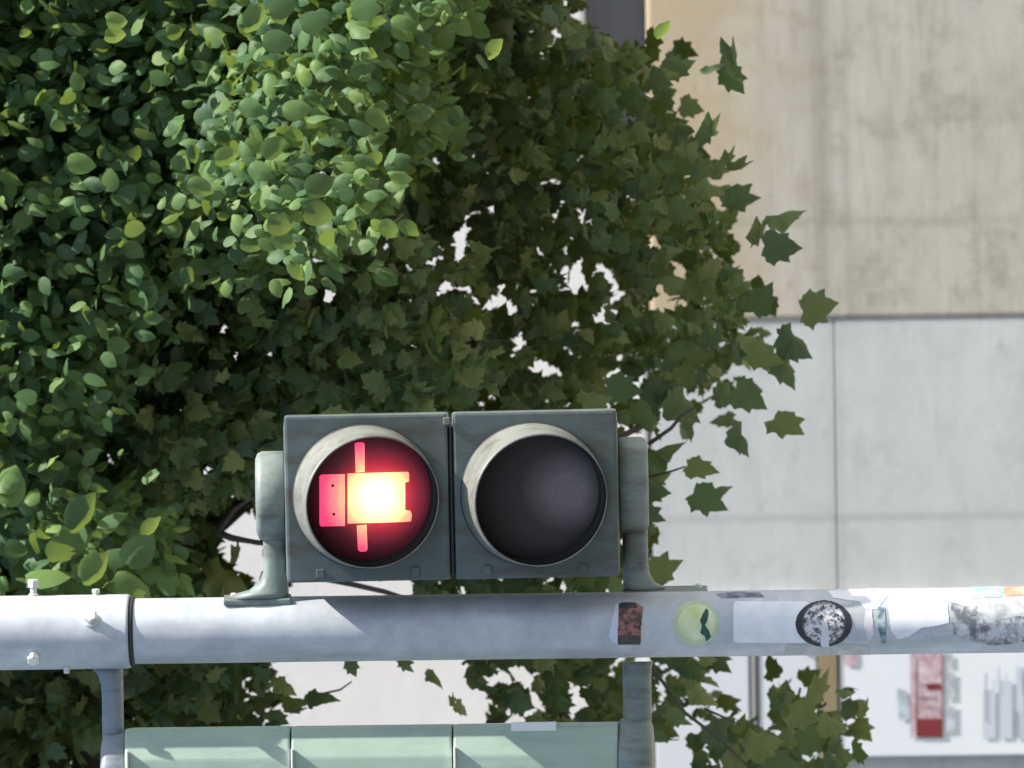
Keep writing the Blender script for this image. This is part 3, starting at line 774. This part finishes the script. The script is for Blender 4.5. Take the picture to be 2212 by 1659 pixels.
def leaves_by_hand(lst, Y, sc_=1., fl=1.):
    """(u, v, picture angle of the tip, length px, roll towards the viewer)"""
    P, D, Nn, S = [], [], [], []
    for (u, v, ang, L, flat_) in lst:
        L *= sc_ * (.74 if v > 1400 else 1.); Yj = Y + random.uniform(-.15, .15)
        p0 = at(u - math.cos(R(ang)) * L / 2, v + math.sin(R(ang)) * L / 2, Yj)
        dirv = IR * math.cos(R(ang)) + IU * math.sin(R(ang)) + fwd * random.uniform(-.3, .3)
        side = IR * -math.sin(R(ang)) + IU * math.cos(R(ang))
        flat_ *= fl; nrm = -fwd * flat_ + side * (1 - flat_) * random.choice((-1, 1))
        P.append(p0); D.append(dirv); Nn.append(nrm); S.append(L * S0 * (DIST + Y) / DIST)
    f = lambda q: np.array([list(x) for x in q], float)
    return f(P), f(D), f(Nn), np.array(S)

CLEAR_WIN = [(1262, -300), (1470, -300), (1430, 40), (1405, 88), (1340, 92), (1262, 70), (1240, 20)]
CLEAR_LOW = [(625, 1228), (890, 1232), (905, 1300), (1000, 1430), (1035, 1560), (640, 1560), (590, 1400)]
CLEAR_SIDE = [(440, 1120), (500, 1080), (580, 1100), (580, 1250), (510, 1255)]
# ---- maple: dark, lobed leaves, its lower edge hangs across the pale wall
P_maple = [(-1100, -1100), (600, -1100), (1235, -700), (1235, 60), (1370, 118), (1400, 190), (1430, 250), (1440, 320), (1490, 400), (1510, 480), (1540, 560), (1555, 640), (1595, 690),
           (1610, 740), (1600, 790), (1550, 830), (1500, 860), (1440, 855), (1380, 850), (1340, 860), (1325, 1250), (900, 1262), (880, 1225), (600, 1225), (560, 1160), (470, 1060), (440, 1130), (500, 1240), (560, 1290), (560, 1560), (0, 1659),
           (0, 2100), (-1100, 2100)]
P_low = [(1395, 1415), (1535, 1415), (1515, 1480), (1465, 1515), (1530, 1580), (1640, 1560), (1640, 1700), (1560, 1700), (1440, 1560)]
P_low2 = [(1640, 1570), (1700, 1520), (1765, 1510), (1780, 1580), (1790, 1640), (1780, 1720), (1640, 1720)]
P_low3 = [(1040, 1425), (1335, 1425), (1335, 1565), (1060, 1560)]
P_low4 = [(1640, 1720), (1780, 1720), (1700, 2000), (0, 2100), (-200, 1900), (1000, 1800)]
hole = [([(430, 1070), (560, 1130), (560, 1250), (480, 1270)], .97), ([(620, 1245), (900, 1245), (900, 1300), (600, 1300)], 1.),
        ([(1395, 1415), (1800, 1415), (1800, 1720), (1395, 1720)], .52), ([(1250, -50), (1420, 90), (1700, 600), (1700, 900), (1330, 900), (1450, 600)], .25),
        ([(700, 480), (1300, 470), (1450, 640), (1500, 800), (1400, 900), (700, 760)], .40), ([(400, 650), (700, 700), (600, 800), (400, 800)], .35),
        ([(1090, 1450), (1300, 1500), (1250, 1560), (1060, 1540)], .35), ([(1330, 880), (1500, 900), (1500, 1000), (1330, 1000)], .5)]
uv1, Y1 = sample_region([P_maple, P_low, P_low2, P_low3, P_low4], hole, 14000, 3.2, 5.4, (-1100, 1800, -1100, 2100))
uvf, Yf = sample_region([[(340, 640), (960, 560), (1000, 860), (620, 900), (560, 1000), (400, 1080), (250, 900)]], [], 520, 2.45, 3.1, (200, 1000, 500, 1100))
uv1 = np.concatenate([uv1, uvf]); Y1 = np.concatenate([Y1, Yf])
hand = [(1470, 148, 15, 78, .7), (1543, 143, 22, 66, .3), (1600, 140, 45, 100, .55), (1585, 178, -55, 72, .8), (1545, 292, 28, 75, .6), (1580, 348, 38, 62, .35), (1595, 372, -15, 60, .4),
        (1600, 442, -15, 80, .8), (1690, 455, 42, 98, .45), (1692, 530, 0, 92, .85), (1650, 512, 30, 70, .6), (1645, 640, 62, 88, .7), (1775, 668, 8, 92, .95), (1722, 733, -12, 92, .8),
        (1702, 800, -50, 95, .6), (1655, 775, -20, 90, .7), (1625, 855, -25, 88, .8), (1612, 945, -38, 86, .6), (1702, 932, -38, 92, .75), (1520, 1010, -8, 80, .6), (1530, 1090, -35, 92, .8),
        (1535, 1058, 48, 82, .4), (1418, 1055, 5, 66, .8), (1405, 1120, -30, 70, .7), (1440, 1238, 12, 90, .75), (1415, 965, 60, 100, .4), (1500, 925, -60, 50, .5), (1875, 1537, 45, 66, .5),
        (1780, 1488, 52, 125, .5), (1700, 1512, 56, 82, .35), (1828, 1490, 20, 60, .5), (1800, 1560, 0, 95, .7), (1820, 1605, -25, 80, .6), (1810, 1645, -10, 80, .8), (1760, 1600, 10, 110, .9), (1740, 1555, -20, 110, .9),
        (1530, 1420, 10, 60, .7), (1520, 1490, -5, 90, .6), (1460, 1560, -40, 90, .6), (1560, 1590, 35, 110, .7), (1600, 1560, 70, 70, .5), (1650, 1600, 20, 120, .8), (1690, 1650, -10, 120, .8), (1600, 1655, 10, 110, .8),
        (870, 1440, -60, 60, .7), (945, 1455, -20, 70, .4), (760, 1445, -70, 60, .8), (690, 1490, 20, 100, .4), (640, 1510, 10, 90, .5), (1000, 1530, -40, 60, .6), (985, 1515, 60, 40, .5), (620, 1480, -20, 80, .6),
        (1350, 845, -10, 90, .8), (1290, 860, 20, 80, .7), (1385, 905, -70, 80, .6), (1430, 870, 10, 90, .8), (1480, 870, -20, 90, .8), (520, 1195, 60, 60, .3), (500, 1250, -5, 120, .8), (700, 690, 10, 60, .8)]
M_ml = leaf_mat('maple_leaf', (.030, .070, .040), (.075, .135, .050), (.18, .21, .065), .17, .55)
maple, MBASE = build_tree('maple_tree', 'dark maple tree with lobed leaves hanging in front of the concrete wall', (-2.6, 4.4, PAVE), uv1, Y1, TM, (.026, .056), M_ml,
    extra=leaves_by_hand(hand, 3.0, .88, .75),
    limbs=[(4.6, (100, 1550, 4.3), (450, 1150, 4.2), (900, 800, 4.2), (1300, 640, 4.0)), (4.9, (-200, 1500, 4.4), (300, 900, 4.3), (700, 420, 4.3), (1050, 150, 4.3)),
           (4.7, (200, 1500, 4.0), (520, 900, 4.0), (1000, 450, 4.0), (1450, 420, 3.9)), (3.1, (1650, 1900, 3.6), (1600, 1700, 3.4), (1560, 1590, 3.3)), (3.2, (1300, 1900, 4.2), (1250, 1640, 4.1), (1200, 1500, 4.1)),
           (5.0, (-600, 1200, 4.4), (-700, 300, 4.4), (-700, -600, 4.5))], trunk_h=5.4, clear=[CLEAR_WIN, CLEAR_LOW, CLEAR_SIDE], fill=[((-2.7, 4.4, 5.4), (1.7, 1.6, 2.0), 3000), ((-1.0, 4.5, 6.2), (1.9, 1.4, 1.4), 2200), ((-1.9, 4.3, 3.5), (1.0, 1.0, .9), 700)], orient_kw=dict(spread=.85))
def wire(pts, r, Y):
    bt = MB(); L = MBASE; p = [Vector(at(u, v, Y)) - L for u, v in pts]; bt.tube(p, [r * (1.2 - .5 * i / (len(p) - 1)) for i in range(len(p))], 6); bt.build('branch', M_bark, maple)
wire([(470, 1150), (505, 1100), (540, 1075), (570, 1060)], .006, 2.9); wire([(470, 1150), (500, 1162), (555, 1172), (600, 1175)], .007, 2.9)
wire([(680, 1246), (760, 1262), (830, 1278), (900, 1300)], .006, 2.9)
wire([(1400, 960), (1450, 925), (1470, 900), (1500, 880)], .004, 2.9); wire([(1400, 1032), (1450, 1018), (1480, 1008)], .0025, 2.9)
wire([(1408, 1440), (1480, 1540), (1560, 1600), (1640, 1680)], .0035, 2.9); wire([(1520, 1530), (1570, 1552), (1600, 1566)], .0025, 2.9)
wire([(690, 1500), (735, 1490), (760, 1472)], .0022, 2.9); wire([(1385, 920), (1340, 945), (1300, 960)], .006, 2.9)

# ---- tree with rounded leaves, nearer, its bright clump is in the sun
P_round = [(-1500, -400), (300, -260), (560, -300), (900, -260), (980, -60), (960, 60), (880, 130), (860, 200), (960, 250), (950, 300), (850, 330), (770, 400), (775, 470), (700, 520), (640, 560), (560, 560), (420, 640), (300, 720), (230, 800), (215, 900), (120, 960), (-1500, 1100)]
uv2, Y2 = sample_region([P_round, [(20, 1075), (330, 1085), (345, 1275), (20, 1275)]], [], 9500, 2.15, 3.5, (-1100, 1000, -400, 1280))
P_lit = [(520, -260), (900, -200), (860, 60), (760, 120), (660, 260), (700, 380), (770, 400), (775, 470), (700, 530), (600, 560), (560, 480), (450, 420), (460, 260), (520, 120)]
uv3, Y3 = sample_region([P_lit], [], 330, 0.0, .14, (440, 900, -260, 560))
Y3 = 2.10 - 1.25 * ((uv3 - np.array([450., -250.])) @ np.array([1.3, 1.]) / 1.64) * .00092 + Y3
uv2 = np.concatenate([uv2, uv3]); Y2 = np.concatenate([Y2, Y3])
near = [(25, 1050, 70, 95, .9), (185, 1120, 35, 95, .6), (225, 1110, 60, 70, .4), (300, 1185, 50, 95, .9), (255, 1195, 25, 75, .6), (150, 1190, 15, 110, .5), (100, 1240, 10, 100, .4), (210, 1235, 30, 85, .7), (330, 1150, 20, 60, .5), (290, 1250, -20, 90, .6),
        (175, 350, -5, 70, .8), (255, 40, 5, 60, .8), (250, 80, -10, 55, .8), (600, 90, 0, 75, .95), (610, 15, 20, 70, .9), (790, 18, 0, 75, .9), (690, 400, 20, 75, .9), (690, 465, -15, 78, .9), (607, 485, -10, 70, .9), (610, 520, -30, 60, .9),
        (590, 320, 45, 65, .8), (640, 235, 10, 70, .8), (430, 400, -20, 60, .9), (680, 45, 20, 75, .8), (560, 50, 15, 80, .7), (490, 340, 10, 60, .8), (10, 1030, 80, 80, .8), (1075, 110, 30, 60, .6), (1435, 70, 35, 50, .5)]
nl_ = leaves_by_hand([q for q in near if q[1] > 1000], 1.95, .9)
M_rl = leaf_mat('rounded_leaf', (.036, .095, .052), (.078, .175, .072), (.19, .315, .090), .34, .55)
build_tree('broadleaf_tree', 'bright green tree with rounded leaves, sunlit clump at the photo\'s upper left', (2.7, 3.0, PAVE), uv2, Y2, TO, (.022, .048), M_rl,
    extra=[np.concatenate(z) for z in zip(nl_, leaves_by_hand([q for q in near if q[1] < 1000], 1.05, .85))],
    limbs=[(3.9, (500, -700, 2.1), (560, -100, 2.0), (600, 250, 1.9), (560, 480, 1.9)), (4.3, (100, -500, 3.0), (150, 200, 3.2), (60, 800, 3.1)), (5.0, (-600, -500, 2.4), (-700, 200, 2.4), (-800, 700, 2.4))],
    orient_kw=dict(down=.5, spread=.75, face=.6, sunb=.5), clear=[CLEAR_WIN], nlit=330, fill=[((2.5, 3.6, 5.6), (1.5, 1.3, 1.7), 2400), ((0.9, 3.7, 6.0), (1.7, 1.2, 1.3), 2000)])
